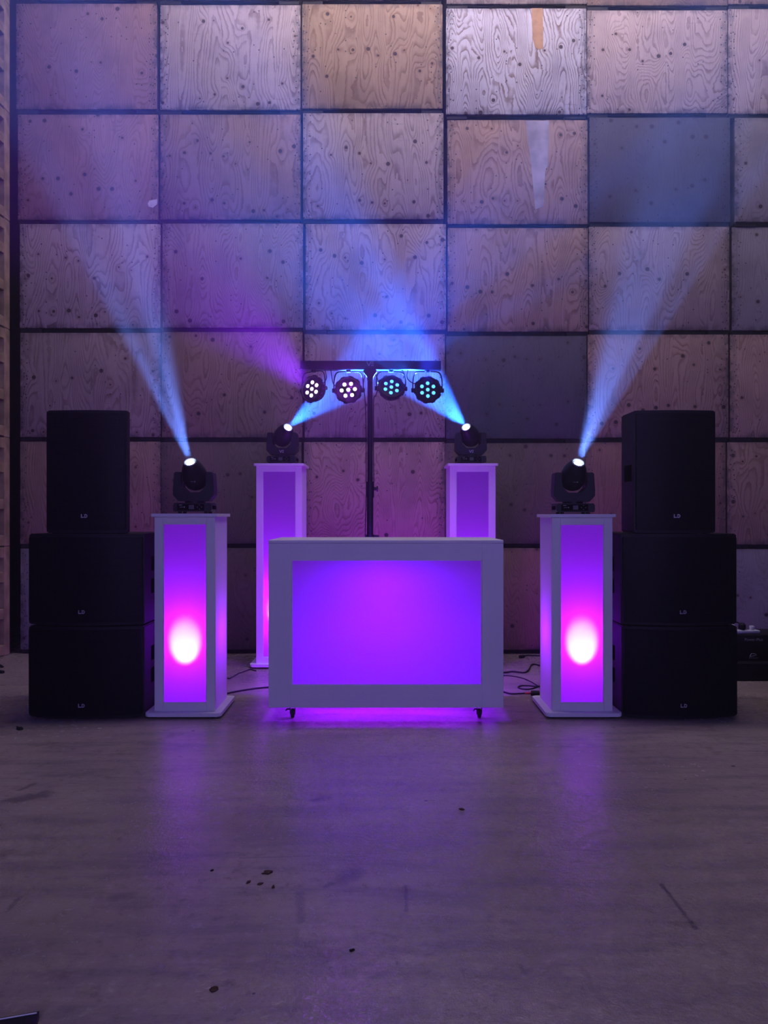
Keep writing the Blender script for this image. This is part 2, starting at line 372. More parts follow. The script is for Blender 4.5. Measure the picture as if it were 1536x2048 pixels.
KIND = [['brown', 'mid', 'pale', 'mid', 'brown', 'tan'], ['pinkbrown', 'pale', 'gold', 'white', 'pinkgrey', 'pinkgrey'],
        ['pinkbrown', 'brown', 'pale', 'tan', 'darkgrey', 'grey'], ['pale', 'mid', 'pale', 'tan', 'mid', 'grey'],
        ['mid', 'brown', 'mid', 'darkgrey', 'tan', 'tan'], ['brown', 'darkbrown', 'tan', 'darkbrown', 'red', 'brown'],
        ['grey', 'darkbrown', 'mid', 'red', 'brown', 'grey']]
COLN = ['leftmost stack', 'second stack from the left', 'third stack from the left', 'fourth stack from the left', 'fifth stack from the left', 'stack at the right edge']
ROWN = ['cut off at top', 'sixth crate up', 'fifth crate up', 'fourth crate up', 'third crate up', 'second crate up', 'bottom crate']
crates = {}
for c in range(6):
    tops = [zpx(t) for t in TOPS[c]]+[0.0]
    for r in range(7):
        k = crate0 if (r, c) == (0, 0) else copy_tree(crate0)
        k.location = (xpx(LEFT[r][c])+hw, YW+random.uniform(-.008, .012), tops[r+1]+0.0005)
        k.scale = (1, 1, (tops[r]-tops[r+1]-0.001)/CH)
        kd = KIND[r][c]; col = T_[kd]
        k['label'] = '%s plywood crate, %s, %s' % (L_[kd], ROWN[r], COLN[c])
        k['group'] = 'plywood crates stacked behind the stage'
        for ch in k.children:
            j = random.uniform(.94, 1.06); ch.color = (col[0]*j, col[1]*j, col[2]*j, col[3])
        crates[(r, c)] = k
def mark(rc, name, outline, mat, lab, th=0.0012):
    k = crates[rc]; loc = k.location; b = B()
    pts = [(xpx(px)-loc.x, (zpx(py)-loc.z)/k.scale.z) for px, py in outline]
    prism(b, pts, -th, -0.0001, 'y'); obj(name, b, mat, k, label=lab)
mark((1, 3), 'veneer_strip', [(1063, 17), (1085, 17), (1086, 60), (1086, 97), (1076, 100), (1070, 95), (1065, 78), (1064, 45)], PATCH, 'orange tan strip where the face veneer is missing')
mark((2, 0), 'paper_label', [(298, 401), (314, 398), (314, 408), (305, 415), (297, 413), (295, 407)], STICK, 'torn pale paper label')
mark((2, 3), 'paint_smear', [(1052, 240), (1099, 240), (1096, 330), (1091, 340), (1088, 412), (1071, 418), (1063, 330), (1058, 290)], SMEAR, 'whitish vertical smear')

# side stack of slatted crates at the far left, end-on
XS = -3.095
side0 = thing('slatted_crate', 'x', 'crate'); SD = 1.2
b = B()
bx(b, -0.05, 0.0, -0.085, 0, 0, CH-.002, 0.004); o = obj('corner_post', b, CRWOOD, side0)
b = B(); bx(b, -0.05, 0.0, -SD, -SD+.085, 0, CH-.002, 0.004); obj('corner_post', b, CRWOOD, side0)
b = B(); bx(b, -0.075, -0.055, -SD, 0, 0, CH-.002); obj('inner_board', b, CRWOOD_P, side0)
for zz in (0.005, 0.30, 0.60, 0.80):
    b = B(); bx(b, -0.054, -0.004, -SD+.086, -0.086, zz, zz+.085, 0.004); obj('rail', b, CRWOOD, side0)
b = B(); bx(b, -1.1, -0.076, -SD, 0, 0, .03); bx(b, -1.1, -1.08, -SD, 0, .03, CH-.002); bx(b, -1.08, -.076, -.02, 0, .03, CH-.002); bx(b, -1.08, -.076, -SD, -SD+.02, .03, CH-.002)
obj('body', b, CRWOOD_P, side0)
for i in range(7):
    k = side0 if i == 0 else copy_tree(side0)
    k.location = (XS, YW+0.0, i*CH+0.0005)
    k['label'] = 'slatted timber crate at the far left edge, %s' % (['on the floor', 'second up', 'third up', 'fourth up', 'fifth up', 'sixth up', 'topmost of its stack'][i])
    k['group'] = 'slatted crates along the left side'

# ------------------------------------------------------------------ lit plinths
def rrect(x0, x1, y0, y1, r, n=5):
    pts = []
    for cx, cy, a in ((x1-r, y0+r, -90), (x1-r, y1-r, 0), (x0+r, y1-r, 90), (x0+r, y0+r, 180)):
        for i in range(n+1):
            t = math.radians(a+90*i/n); pts.append((cx+r*math.cos(t), cy+r*math.sin(t)))
    return pts
def frame_bm(x0, x1, z0, z1, ix0, ix1, iz0, iz1, y0, y1):
    b = B(); bx(b, x0, ix0, y0, y1, z0, z1, 0.0015); bx(b, ix1, x1, y0, y1, z0, z1, 0.0015)
    bx(b, ix0, ix1, y0, y1, iz1, z1); bx(b, ix0, ix1, y0, y1, z0, iz0); return b
def plinth(loc, H, label):
    t = thing('light_plinth', label, 'plinth', loc, 0, 'white lit plinths')
    W, D = .345, .335; h = W/2; zb, zt = .033, H-.018
    b = B(); prism(b, rrect(-.215, .215, -.215, .215, .022), .012, zb, 'z', .004); obj('base_plate', b, WHITE, t)
    b = B(); prism(b, rrect(-.190, .190, -.187, .187, .010), zt, H, 'z', .002); obj('top_plate', b, WHITE, t)
    for sx in (-1, 1):
        for sy in (-1, 1):
            b = B(); cyl(b, (sx*.17, sy*.17, 0), (sx*.17, sy*.17, .0125), .018); obj('foot', b, RUBBER, t)
    px, pz0, pz1 = .1235, .078, H-.058
    obj('front_frame', frame_bm(-h, h, zb, zt, -px, px, pz0, pz1, -D/2, -D/2+.018), WHITE, t)
    obj('panel_edge', frame_bm(-px, px, pz0, pz1, -px+.004, px-.004, pz0+.005, pz1-.004, -D/2+.004, -D/2+.010), EDGE, t)
    b = B(); f = [b.verts.new((x, -D/2+.009, z)) for x, z in ((-px, pz0), (px, pz0), (px, pz1), (-px, pz1))]; b.faces.new(f); obj('light_panel', b, PANEL, t)
    for s in (-1, 1):
        b = B(); f = [b.verts.new((s*(h-.0005), y, z)) for y, z in ((-D/2+.018, zb), (D/2, zb), (D/2, zt), (-D/2+.018, zt))]; b.faces.new(f)
        obj('side_panel', b, SHELL, t)
    b = B(); bx(b, -h, h, D/2-.012, D/2, zb, zt); obj('back_panel', b, WHITE, t)
    point('plinth_lamp', (loc[0], loc[1]+.02, .46), PLINTH_POW*(1.7 if H > 1.3 else 1), PURPLE, .04)
    lz = .175                                             # upright lamp in the plinth's foot, leaning towards the front panel
    spot('plinth_spot', (loc[0], loc[1]-D/2+.250, lz), (0, -.240, .225), 33, HOT_POW, (0.52, 0.045, 1.0), .012, .65)
    return t
plinth((-1.135, 4.5525, 0), 1.158, 'short white plinth with glowing purple front, left of the booth')
plinth((1.129, 4.5525, 0), 1.155, 'short white plinth with glowing purple front, right of the booth')
plinth((-.790, 5.965, 0), 1.538, 'tall white lit plinth behind the booth, left one')
plinth((.668, 5.965, 0), 1.538, 'tall white lit plinth behind the booth, right one')

# ------------------------------------------------------------------ DJ booth
bt = thing('dj_booth', 'white wheeled DJ booth with glowing purple front panel in the centre', 'booth', (0.011, 4.30, 0))
x0, x1, z0, z1, DB = -.656, .656, .074, 1.010, .56
ix0, ix1, iz0, iz1 = -.528, .536, .196, .899
obj('front_frame', frame_bm(x0, x1, z0, z1-.019, ix0, ix1, iz0, iz1, 0, .022), WHITE, bt)
obj('panel_edge', frame_bm(ix0, ix1, iz0, iz1, ix0+.005, ix1-.005, iz0+.007, iz1-.004, .004, .012), EDGE, bt)
b = B(); b.faces.new([b.verts.new((x, .011, z)) for x, z in ((ix0, iz0), (ix1, iz0), (ix1, iz1), (ix0, iz1))]); obj('light_panel', b, PANEL, bt)
b = B(); bx(b, x0, x1, 0, DB, z1-.018, z1, .002); obj('top_board', b, WHITE, bt)
for s in (-1, 1):
    b = B(); bx(b, s*.647-.009, s*.647+.009, .0225, DB, z0, z1-.019); obj('side_panel', b, WHITE, bt)
b = B(); bx(b, x0+.02, x1-.02, DB-.12, DB-.02, z0+.002, z0+.022);  obj('bottom_rail', b, WHITE, bt)
for cx in (-.530, .530):
    for cy in (.075, .48):
        cs = bpy.data.objects.new('caster', None)
        b = B(); bx(b, cx-.03, cx+.03, cy-.03, cy+.03, z0-.004, z0+.0015); cyl(b, (cx, cy, z0-.014), (cx, cy, z0-.003), .014)
        for s in (-1, 1): prism(b, [(cy-.016, z0-.012), (cy+.016, z0-.012), (cy+.012, .024), (cy-.006, .016)], cx+s*.014-.001, cx+s*.014+.001, 'x')
        tube(b, [(cx-.014, cy-.01, .05), (cx-.03, cy-.02, .052), (cx-.034, cy-.03, .047)], .004)
        cs = obj('caster', b, STEEL, bt)
        b = B(); lathe(b, [(.018, -.010), (.0235, -.009), (.025, -.005), (.025, .005), (.0235, .009), (.018, .010)], 24, Matrix.Translation((cx, cy, .0252)) @ Matrix.Rotation(PI/2, 4, 'Y')); obj('wheel', b, RUBBER, cs)
b = B(); lathe(b, [(.05, 0), (.055, .01), (.055, .06), (.03, .075)], 20, Matrix.Translation((0, .26, z1-.095))); obj('lamp_housing', b, PLASTIC, bt)
# light inside the booth, spilling out of the open back; two fills added for the floor
area('booth_lamp', (0.0, 4.66, .912), (0, 4.60, 0), .30, .10, BOOTH_POW, BPURPLE)
area('booth_spill_fill', (0.0, 4.74, .86), (0, 5.15, 0), .5, .12, 16.0, (0.20, 0.003, 1.0))  # added fill, strengthens the purple spill on the floor behind
point('booth_lamp_top', (-.01, 4.44, .905), 0.12, (0.5, 0.004, 1.0), .03)
area('booth_floor_fill', (0.0, 4.50, .16), (0, 4.49, 0), .9, .06, 4.5, (0.30, 0.004, 1.0))  # added fill, brightens the floor beneath the booth
area('booth_back_lamp', (0.0, 4.66, .42), (0, 6.3, .60), .7, .25, 29.0, (0.30, 0.004, 0.74))

# ------------------------------------------------------------------ loudspeakers
def bow(w, d, n=14):                                   # shallow convex front from left to right
    return [(-w/2+w*i/n, d*(2*i/n-1)**2) for i in range(n+1)]
def LD(parent, x, y, z, s, mat):
    b = B(); t = .24*s
    bx(b, x-s*.95, x-s*.95+t, y-.001, y, z-s*.5, z+s*.5); bx(b, x-s*.95+t, x-s*.12, y-.001, y, z-s*.5, z-s*.5+t)
    o = [(x+s*.0, z-s*.5), (x+s*.40, z-s*.5), (x+s*.68, z-s*.36), (x+s*.82, z), (x+s*.68, z+s*.36), (x+s*.40, z+s*.5), (x+s*.0, z+s*.5)]
    i_ = [(x+s*.0, z-s*.26), (x+s*.34, z-s*.26), (x+s*.50, z-s*.18), (x+s*.58, z), (x+s*.50, z+s*.18), (x+s*.34, z+s*.26), (x+s*.0, z+s*.26)]
    for k in range(6):
        vs = [b.verts.new((p[0], y-.001, p[1])) for p in (o[k], o[k+1], i_[k+1], i_[k])]; b.faces.new(vs)
    vs = [b.verts.new((p[0], y-.001, p[1])) for p in ((x+s*.0, z-s*.26), (x+s*.22, z-s*.26), (x+s*.22, z+s*.26), (x, z+s*.26))]; b.faces.new(vs)
    return obj('logo', b, mat, parent, smooth=False)
def cabinet(root, W, H, D, bw, tl, tr, t0=0.0):
    """t: (depth where the taper starts, inset at the back)"""
    pts = bow(W, bw)+[(W/2, tr[0]), (W/2-tr[1], D), (-W/2+tl[1], D), (-W/2, tl[0])]
    b = B(); prism(b, [(x, y+.018) if i <= 14 else (x, y) for i, (x, y) in enumerate(pts)], t0, H, 'z', .006); obj('cabinet', b, BLACK, root)
    # grille: bowed sheet standing proud of the baffle
    g = bow(W-.016, bw*.92); back = [(x, y+.019) for x, y in g[::-1]]
    b = B(); prism(b, g+back, t0+.018, H-.018, 'z', .003); obj('grille', b, GRILLE, root)
def speaker(loc, label, rz=0):
    t = thing('loudspeaker', label, 'speaker', loc, rz, 'top speakers on the subwoofers')
    cabinet(t, .462, .70, .42, .022, (.27, .10), (.075, .13), .004)
    LD(t, .0, .0-.0006, .100, .021, SILVER)
    for s in (-1, 1):
        b = B()
        for k in (0, 1): bx(b, s*.2315-.004, s*.2315+.003, .085+.066*k, .140+.066*k, .300, .395, .0025)
        if s < 0: obj('handle', b, VOID, t)
    b = B()
    for sx in (-.19, .19):
        for sy in (.05, ): bx(b, sx-.015, sx+.015, sy, sy+.03, 0, .004)
    for sx in (-.10, .08): bx(b, sx-.015, sx+.015, .36, .39, 0, .004)
    obj('foot_pads', b, RUBBER, t)
    b = B(); bx(b, -.08, .08, .4195, .424, .10, .30, .002); obj('connector_plate', b, STEEL, t)
    return t
def sub(loc, label):
    t = thing('subwoofer', label, 'speaker', loc, 0, 'stacked subwoofers')
    W, H, D = .655, .521, .62
    cabinet(t, W, H, D, .055, (D, 0), (D, 0), .008)
    LD(t, 0, -.0006, .085, .021, GREY)
    for s in (-1, 1):
        b = B()
        for z in (.17, .30): bx(b, s*.3275-.004, s*.3275+.003, .20, .38, z, z+.085, .0025)
        obj('handle', b, VOID, t)
        for sy in (.10, .52):
            b = B(); bx(b, s*.27-.02, s*.27+.02, sy-.02, sy+.02, 0, .0085, .002); obj('foot', b, RUBBER, t)
    b = B(); bx(b, -.10, .10, D-.001, D+.004, .12, .28, .002); obj('connector_plate', b, STEEL, t)
    return t
SX = -1.688; RX = 1.676
sub((SX, 4.30, 0), 'black subwoofer on the floor at left, under another subwoofer')
sub((SX, 4.302, .5225), 'upper black subwoofer of the left stack, between subwoofer and tall speaker')
speaker((-1.690, 4.345, 1.0445), 'tall black loudspeaker on top of the left subwoofer stack')
sub((RX, 4.30, 0), 'black subwoofer on the floor at right, under another subwoofer')
sub((RX-.004, 4.300, .5225), 'upper black subwoofer of the right stack, beneath the tall speaker')
speaker((1.655, 4.345, 1.0445), 'tall black loudspeaker on top of the right subwoofer stack')

# ------------------------------------------------------------------ moving head beam lights
def VE(parent, x, y, z, s, mat):
    b = B()
    for a, c in (((-.95, .5), (-.45, -.5)), ((-.45, -.5), (-.05, .5))):
        for dx in (0,): prism(b, [(x+s*a[0], z+s*a[1]), (x+s*(a[0]+.2), z+s*a[1]), (x+s*(c[0]+.2), z+s*c[1]), (x+s*c[0], z+s*c[1])], y-.001, y, 'y')
    for q in (.5, .08, -.34): bx(b, x+s*.18, x+s*.8, y-.001, y, z+s*(q-.16), z+s*q)
    return obj('logo', b, mat, parent, smooth=False)
def moving_head(loc, d, label, beam, deg, col, logo, rz=0, seed=0, hd_dir=None):
    t = thing('moving_head_light', label, 'stage light', loc, rz, 'moving head lights on the plinths')
    b = B(); prism(b, [(-.105, .012), (.105, .012), (.110, .022), (.110, .05), (.103, .062), (-.103, .062), (-.110, .05), (-.110, .022)], -.085, .085, 'y', .004)
    base = obj('base', b, PLASTIC, t)
    for s in (-1, 1):
        b = B(); bx(b, s*.106-.006, s*.106+.006, -.05, .05, .024, .048, .003); obj('carry_handle', b, VOID, base)
    for sx in (-1, 1):
        for sy in (-1, 1):
            b = B(); cyl(b, (sx*.075, sy*.06, 0), (sx*.075, sy*.06, .0125), .011); obj('foot', b, RUBBER, t)
    cp = B(); bx(cp, -.085, .07, -.088, -.0845, .019, .056, .001); cpo = obj('control_panel', cp, VOID, t)
    b = B(); bx(b, -.018, .012, -.0892, -.0878, .026, .050); obj('display', b, DGREY, cpo)
    b = B()
    for dx, dz in ((-.012, 0), (.012, 0), (0, .012), (0, -.012)): cyl(b, (.043+dx, -.0895, .038+dz), (.043+dx, -.0875, .038+dz), .0035, n=10)
    obj('buttons', b, DGREY, cpo)
    b = B(); bx(b, -.074, -.056, -.0892, -.0878, .048, .051); cyl(b, (-.044, -.0892, .038), (-.044, -.0875, .038), .0035, n=10); bx(b, -.070, -.052, -.0892, -.0878, .0365, .0385); obj('printed_mark', b, GREY, cpo)
    b = B(); cyl(b, (0, 0, .0615), (0, 0, .0735), .06, n=28); obj('pan_collar', b, PLASTIC, t)
    yk = [(-.104, .243), (-.113, .236), (-.119, .14), (-.119, .108), (-.088, .073), (.088, .073), (.119, .108), (.119, .14), (.113, .236), (.104, .243), (.074, .243), (.074, .155), (.038, .121), (-.038, .121), (-.074, .155), (-.074, .243)]
    b = B(); prism(b, yk, -.052, .052, 'y', .004); yo = obj('yoke', b, PLASTIC, t)
    if logo: VE(yo, 0, -.0525, .098, .020, SILVER)
    else:
        b = B(); cyl(b, (.02, -.0535, .09), (.02, -.0515, .09), .002, n=8); obj('screw', b, DGREY, yo)
    dv = Vector(d).normalized(); dl = Matrix.Rotation(-rz, 3, 'Z') @ Vector(hd_dir or d).normalized()
    piv = Vector((0, 0, .216))
    M = Matrix.Translation(piv) @ dl.to_track_quat('Z', 'X').to_matrix().to_4x4()
    b = B(); lathe(b, [(.034, -.068), (.052, -.062), (.066, -.045), (.0725, -.015), (.0725, .02), (.068, .048), (.057, .080), (.043, .104), (.037, .112), (.033, .112), (.031, .104)], 28, M)
    hd = obj('head', b, PLASTIC, t)
    b = B(); lathe(b, [(.0365, .106), (.037, .114), (.033, .118), (.029, .114), (.0285, .106)], 28, M, cap=False); obj('lens_ring', b, LENSR, hd)
    b = B(); lathe(b, [(.0225, .1058), (.021, .109), (.014, .1125), (.005, .1135)], 24, M); obj('lens_bulb', b, LENSW, hd)
    b = B(); lathe(b, [(.0283, .1045), (.0281, .1055)], 24, M); obj('lens', b, LENSR, hd)
    if not logo:
        b = B(); q = M @ Vector((0, 0, 0)); cyl(b, (.012, -.0705, .185), (.012, -.064, .186), .0035, n=10); bx(b, -.012, .004, -.0705, -.066, .184, .186); obj('printed_mark', b, GREY, hd)
    lp = Vector(loc)+Matrix.Rotation(rz, 3, 'Z') @ (M @ Vector((0, 0, .118)))
    spot('beam', lp, dv, deg, beam, col, .018, .18, strands=9, seed=seed)
    return t
moving_head((-1.110, 4.53, 1.158), (-.12, -.62, .80), 'moving head light on the short left plinth, beam leaning left', BEAM_OUT, 20, (.13, .25, 1), False, .02, 1, (-.10, -.68, .72))
moving_head((1.110, 4.53, 1.155), (.16, -.60, .80), 'moving head light on the short right plinth, beam leaning right', BEAM_OUT*1.1, 23, (.13, .25, 1), False, -.02, 5, (.12, -.68, .72))
moving_head((-.779, 5.93, 1.538), (.725, -.5, .46), 'moving head light on the tall left plinth, beam aimed right', BEAM_IN, 30, (.02, .14, 1), True, -.04, 9, (.42, -.70, .52))
moving_head((.665, 5.93, 1.538), (-.645, -.5, .58), 'moving head light on the tall right plinth, beam aimed left', BEAM_IN*1.2, 38, (.02, .13, 1), True, .04, 12, (-.36, -.72, .54))

# ------------------------------------------------------------------ T-bar stand with four par lights
YB, XP = 5.30, -.096
st = thing('lighting_stand', 'black tripod stand behind the booth holding the light bar', 'stand', (XP, YB, 0))
b = B(); cyl(b, (0, 0, .55), (0, 0, 1.36), .0225); obj('lower_pole', b, PLASTIC, st)
b = B(); cyl(b, (0, 0, 1.36), (0, 0, 1.86), .019); obj('middle_pole', b, PLASTIC, st)
b = B(); cyl(b, (0, 0, 1.86), (0, 0, 2.10), .0185); prism(b, [(-.019, 2.07), (.019, 2.07), (.022, 2.10), (.045, 2.13), (.045, 2.146), (-.045, 2.146), (-.045, 2.13), (-.022, 2.10)], -.02, .02, 'y'); obj('top_pole', b, PLASTIC, st)
b = B(); cyl(b, (0, 0, 1.27), (0, 0, 1.38), .028); cyl(b, (.02, 0, 1.33), (.05, 0, 1.33), .012); cyl(b, (.045, 0, 1.33), (.055, 0, 1.33), .022, n=6); obj('collar', b, PLASTIC, st)
b = B(); cyl(b, (0, 0, .955), (0, 0, 1.015), .030); cyl(b, (.02, 0, 1.003), (.06, 0, 1.003), .009); bx(b, .045, .062, -.012, .012, .985, 1.012, .004); obj('collar', b, PLASTIC, st)
for a in (90, 210, 330):
    u = Vector((math.cos(math.radians(a)), math.sin(math.radians(a)), 0))
    b = B(); tube(b, [u*.025+Vector((0, 0, .98)), u*.26+Vector((0, 0, .45)), u*.46+Vector((0, 0, .02))], .012, k=3); lg = obj('leg', b, PLASTIC, st)
    b = B(); lathe(b, [(.016, 0), (.018, .01), (.014, .04)], 12, Matrix.Translation(u*.465)); obj('rubber_foot', b, RUBBER, lg)
    b = B(); tube(b, [u*.02+Vector((0, 0, .56)), u*.25+Vector((0, 0, .47))], .008); obj('brace', b, PLASTIC, st)
b = B(); tube(b, [(-.03, -.004, 2.14), (-.045, -.02, 2.04), (-.035, -.012, 1.95), (-.028, -.02, 1.78), (-.026, -.02, 1.30), (-.033, -.015, 1.0), (-.03, 0, .5), (-.1, .05, .012), (-.3, .2, .008)], .0035, 6); obj('cable', b, RUBBER, st)
b = B(); tube(b, [(.028, -.004, 2.14), (.06, -.02, 2.05), (.04, -.02, 1.97), (.024, -.02, 1.9), (.026, -.02, 1.36)], .0035, 6); obj('cable', b, RUBBER, st)

bar = thing('light_bar', 'long flat black bar on the stand carrying four par lights', 'light bar', (XP, YB, 2.148))
b = B(); bx(b, -.472, .481, -.032, .032, 0, .058, .003, 2); obj('housing', b, PLASTIC, bar)
for s, xx in ((-1, -.474), (1, .483)):
    b = B(); bx(b, xx-.003, xx+.003, -.034, .034, -.002, .060, .002); obj('end_cap', b, PLASTIC, bar)
VE(bar, .003, -.0325, .036, .028, GREY)
for pts in ([(-.27, 0, 0), (-.262, -.02, -.05), (-.25, -.02, -.10), (-.215, -.01, -.12), (-.18, -.01, -.10)], [(.26, 0, 0), (.256, -.02, -.06), (.30, -.02, -.095), (.345, -.01, -.08), (.40, -.01, -.075)],
            [(.22, 0, 0), (.236, -.01, -.03), (.228, -.02, -.06)], [(-.31, 0, 0), (-.30, -.01, -.06), (-.33, 0, -.10)]):
    b = B(); tube(b, pts, .0032, 6); obj('cable', b, RUBBER, bar)

def par(px, py, d, mat, label, col, rot0, pw=50, ang=90, bd=None):
    Y = YB; x, z = xpx(px, Y), zpx(py, Y)
    t = thing('par_light', label, 'stage light', (x, Y, 2.148), 0, 'par lights hanging from the bar')
    c = Vector((0, 0, z-2.148)); dv = Vector(d).normalized()
    M = Matrix.Translation(c) @ dv.to_track_quat('Z', 'Y').to_matrix().to_4x4()
    b = B(); lathe(b, [(.03, -.075), (.05, -.07), (.072, -.045), (.084, -.01), (.088, .0), (.090, .026), (.084, .028), (.080, .016)], 32, M)
    h = obj('housing', b, PLASTIC, t)
    b = B(); rb = []
    for i in range(80):                                  # notched cooling rim, one ring
        a = 2*PI*i/80; ro = .0975 if i % 8 < 4 else .0915
        rb.append([b.verts.new(M @ Vector((r_*math.cos(a), r_*math.sin(a), z_))) for r_, z_ in ((.089, .004), (ro, .004), (ro, .022), (.089, .022))])
    for i in range(80):
        p_, q_ = rb[i], rb[(i+1) % 80]
        for m in range(4): b.faces.new((p_[m], q_[m], q_[(m+1) % 4], p_[(m+1) % 4]))
    obj('rim_fins', b, PLASTIC, h)
    pts = [(0, 0)]+[(.0315*math.cos(rot0+i*PI/3)*1.45, .0315*math.sin(rot0+i*PI/3)*1.45) for i in range(6)]
    b = B()
    lens = None
    for (lx, ly) in pts:
        b = B(); lathe(b, [(.0125, .015), (.0125, .020), (.009, .023), (.003, .0245)], 14, M @ Matrix.Translation((lx, ly, 0))); obj('led', b, mat, h)
    # bracket
    sgn = M.to_3x3() @ Vector((1, 0, 0)); sgn.z = 0; sgn.normalize()
    b = B()
    L, R = c-sgn*.100, c+sgn*.100
    tube(b, [L, L+Vector((0, 0, .07)), L+sgn*.02+Vector((0, 0, -c.z-.018)), sgn*(-.02)+Vector((0, 0, -.010))], .0045, 6, 5)
    tube(b, [R, R+Vector((0, 0, .07)), R-sgn*.02+Vector((0, 0, -c.z-.018)), sgn*.02+Vector((0, 0, -.010))], .0045, 6, 5)
    cyl(b, (0, 0, -.016), (0, 0, -.0005), .016); obj('bracket', b, PLASTIC, t)
    for P, s in ((L, -1), (R, 1)):
        b = B(); cyl(b, P-sgn*s*.012, P+sgn*s*.012, .015, n=10); obj('knob', b, PLASTIC, t)
    lp = Vector((x, Y, 2.148))+(M @ Vector((0, 0, .035)))
    spot('par_beam', lp, Vector(bd) if bd else dv, ang, pw, col, .045, .9)
    return t
par(627, 779, (-.55, -.80, .10), LEDP, 'leftmost par light on the bar, pink lamps, turned to the left', (.24, .01, 1), .5, 8000, 60, (-.66, -.36, .66))
par(697, 781, (-.05, -1, .12), LEDP, 'second par light from the left, pink lamps', (.34, .02, 1), .1)
par(782, 777, (.12, -.9, .40), LEDB, 'third par light on the bar, cyan lamps, tilted upward', (.02, .04, 1), 1.45, 60, 80)
par(855, 781, (.05, -1, .18), LEDB, 'rightmost par light on the bar, cyan lamps', (.02, .04, 1), PI/2, 4200, 50, (-.02, -.50, .80))

# ------------------------------------------------------------------ cables on the floor
def cable(pts, r, label, mat=RUBBER, name='cable', extra=()):
    b = B(); tube(b, [fl(p[0], p[1], r+.0005) if len(p) == 2 else Vector(p) for p in pts], r, 8, 8)
    return tag(obj(name, b, mat), label, 'cable')
cable([(425, 1330), (440, 1340), (452, 1352), (457, 1357), (463, 1355), (475, 1348), (488, 1343), (500, 1339), (512, 1341.5)], .004, 'thin black cable running from the short left plinth to the tall one')
cable([(425, 1391), (452, 1387), (480, 1381.5), (510, 1377), (537, 1374.5), (570, 1372)], .0055, 'thick black cable between the short left plinth and the booth')
cable([(985, 1344), (1007, 1345), (1025, 1343), (1048, 1345), (1057, 1340), (1061, 1332), (1065, 1328.5), (1072, 1329), (1085, 1333)], .006, 'thick black cable with an S bend between the booth and the right plinth')
cable([(980, 1351), (1007, 1351), (1028, 1352.5), (1050, 1358), (1070, 1368), (1082, 1376)], .0035, 'thin dark cable curving from the booth to the right plinth')
cable([(1088, 1370), (1076, 1373), (1058, 1371.5), (1042, 1371.5), (1036, 1374.5), (1043, 1377.5), (1056, 1378.5), (1068, 1376), (1078, 1372), (1090, 1371)], .0045, 'looped black cable lying beside the right plinth')
lc = cable([(985, 1378), (1007, 1383.5), (1022, 1387.5), (1040, 1387), (1052, 1386.5), (1064, 1386)], .005, 'black cable with a red sleeve and plug beside the right plinth')
def along(p, q, r, mat, name, parent, label=None):
    b = B(); cyl(b, fl(*p, r+.001), fl(*q, r+.001), r); obj(name, b, mat, parent, label=label)
along((1050, 1386.6), (1062, 1386), .0065, REDW, 'red_sleeve', lc, 'red sleeve')
along((1062, 1386), (1079, 1387), .017, RUBBER, 'plug', lc)
lf = cable([(1046, 1312), (1055, 1310.5), (1068, 1310.8), (1085, 1311.5)], .005, 'short black cable end with plug lying by the foot of the crates')
along((1039, 1313.5), (1048, 1312.5), .012, RUBBER, 'plug', lf)

# ------------------------------------------------------------------ things at the right edge
c1 = thing('rack_case', 'low black case on the floor at right, under the amplifier box', 'case', (2.62, 5.33, 0))
b = B(); bx(b, -.32, .32, 0, .42, .006, .105, .006, 2); obj('body', b, BLACK, c1)
b = B(); bx(b, -.32, .32, 0, .42, .106, .122, .005, 2); obj('lid', b, BLACK, c1)
for s in (-1, 1): b = B(); bx(b, s*.28-.02, s*.28+.02, .03, .39, 0, .0065); obj('foot', b, RUBBER, c1)
c2 = thing('amplifier_box', 'black box with pale logo and lettering, right of the subwoofers', 'box', (2.62, 5.42, .1225))
b = B(); bx(b, -.27, .27, 0, .30, .004, .182, .005, 2); obj('body', b, BLACK, c2)
b = B(); bx(b, -.25, .25, .02, .28, 0, .0045); obj('foot_rail', b, RUBBER, c2)
text_mesh('Power-Plus', .028, GREY, 'lettering', c2, (-.018, -.001, .150))
b = B()
for p, q in (((-.045, .030), (-.035, .052)), ((-.035, .052), (-.008, .050)), ((-.008, .050), (.002, .042)), ((.002, .042), (-.045, .030))): cyl(b, (p[0], -.001, p[1]), (q[0], -.001, q[1]), .0022, n=6)
bx(b, -.05, .012, -.002, 0, .020, .0235); obj('logo', b, GREY, c2)
ps = thing('power_strip', 'white power strip lying on the black amplifier box', 'power strip', (2.56, 5.50, .3065), .05)
b = B(); bx(b, -.15, .115, -.028, .028, 0, .022, .006, 2); obj('body', b, WPLAS, ps)
for i in range(3):
    b = B(); cyl(b, (-.02+i*.045, 0, .0215), (-.02+i*.045, 0, .025), .017); obj('socket', b, WPLAS, ps)
b = B(); bx(b, -.11, -.05, -.022, .022, .022, .045, .006, 2); bx(b, -.10, -.06, -.015, .015, .045, .062, .005, 2); obj('white_plug', b, WPLAS, ps)
b = B(); bx(b, .055, .085, -.016, .016, .025, .052, .006, 2); obj('white_plug', b, WPLAS, ps)
b = B(); lathe(b, [(.02, 0), (.026, .012), (.024, .035), (.012, .048)], 16, Matrix.Translation((.0, .004, .025))); tube(b, [(.0, .02, .06), (-.04, .03, .078), (-.11, .03, .075), (-.2, .05, .05)], .005); obj('black_plug', b, RUBBER, ps)
e = thing('monitor_speaker', 'rounded black cabinet cut off by the right edge of the photo', 'speaker', (2.475, 4.37, 0))
b = B(); prism(b, rrect(-.25, .25, -.25, .25, .21, 10), .0, .19, 'z', .02); obj('lower_cabinet', b, BLACK, e)
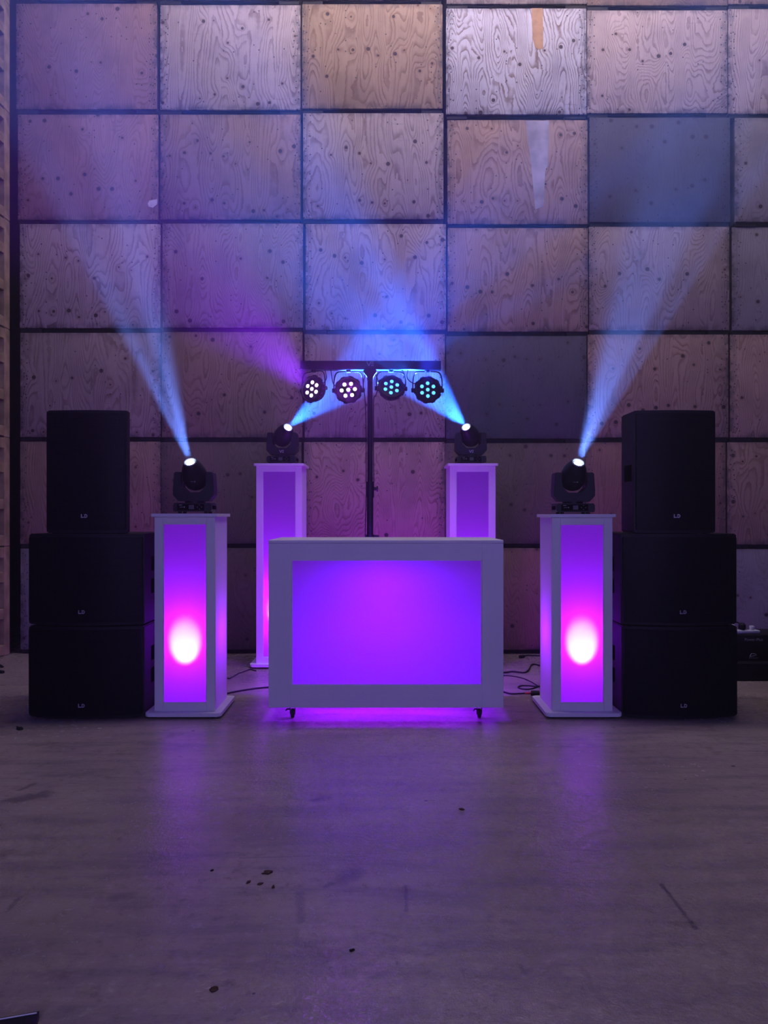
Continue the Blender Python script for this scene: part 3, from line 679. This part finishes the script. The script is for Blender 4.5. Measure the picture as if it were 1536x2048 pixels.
b = B(); prism(b, rrect(-.243, .243, -.243, .243, .205, 10), .1905, .565, 'z', .012); obj('upper_cabinet', b, BLACK, e)
b = B(); prism(b, rrect(-.247, .247, -.247, .247, .207, 10), .5655, .585, 'z', .006); obj('lid', b, PLASTIC, e)

# ------------------------------------------------------------------ bits on the floor
A = fl(79, 2036.5); 
k = thing('black_case', 'corner of a black flat case in the bottom left corner', 'case', (A.x, A.y, 0), math.radians(17))
b = B(); bx(b, -.30, 0, -.20, 0, 0, .018, .003, 2); obj('body', b, PLASTIC, k)
b = B(); bx(b, -.295, -.004, -.012, -.008, .0182, .0205, .0008); obj('edge_strip', b, SILVER, k)
def scrap(px, py, size, label, mat=LEAF, cat='leaf', name='leaf_scrap', h=.006):
    p = fl(px, py); b = B(); n = 9
    c_ = [b.verts.new((0, 0, h))]; ring = []
    for i in range(n):
        a = 2*PI*i/n; r = size*random.uniform(.5, 1.1); ring.append(b.verts.new((r*math.cos(a)*1.3, r*math.sin(a)*.8, random.uniform(.001, h))))
    for i in range(n): b.faces.new((c_[0], ring[i], ring[(i+1) % n]))
    lo = [b.verts.new((v.co.x*.9, v.co.y*.9, 0)) for v in ring]
    for i in range(n): b.faces.new((ring[i], ring[(i+1) % n], lo[(i+1) % n], lo[i]))
    b.faces.new(lo)
    o = obj(name, b, mat); o.location = p; o.rotation_euler = (0, 0, random.uniform(0, 3)); return tag(o, label, cat)
scrap(535, 1746, .018, 'largest of the brown leaf scraps left of centre on the floor')
scrap(519, 1769, .010, 'small leaf scrap just below the largest one')
scrap(497, 1765, .008, 'tiny leaf scrap left of the other scraps')
scrap(546, 1775, .008, 'tiny leaf scrap lowest of the cluster left of centre')
scrap(428, 1981, .014, 'lone brown leaf scrap near the bottom, left of centre')
scrap(922, 1619, .012, 'flat brown scrap right of centre in front of the booth')
scrap(704, 1902, .006, 'dark crumb on the floor below the centre', RUBBER, 'crumb', 'crumb')
scrap(424, 1742, .005, 'dark crumb left of the leaf scraps', RUBBER, 'crumb', 'crumb')
b = B(); tube(b, [fl(33, 1458, .004), fl(38, 1456, .006), fl(43, 1455, .004)], .005); tube(b, [fl(34, 1454, .004), fl(40, 1457.5, .008), fl(45, 1457, .004)], .005)
tag(obj('cable_tie', b, RUBBER), 'crumpled black tie on the floor in front of the left subwoofer', 'cable tie')
b = B(); tube(b, [fl(-25, 1331, .008), fl(-5, 1329, .01), fl(5, 1334, .006)], .010); tag(obj('strap', b, RUBBER), 'upper black strap end at the left edge by the slatted crate', 'strap')
b = B(); tube(b, [fl(-30, 1346, .008), fl(-8, 1343, .012), fl(7, 1345, .006)], .014); tag(obj('strap', b, RUBBER), 'lower black strap end at the left edge of the floor', 'strap')
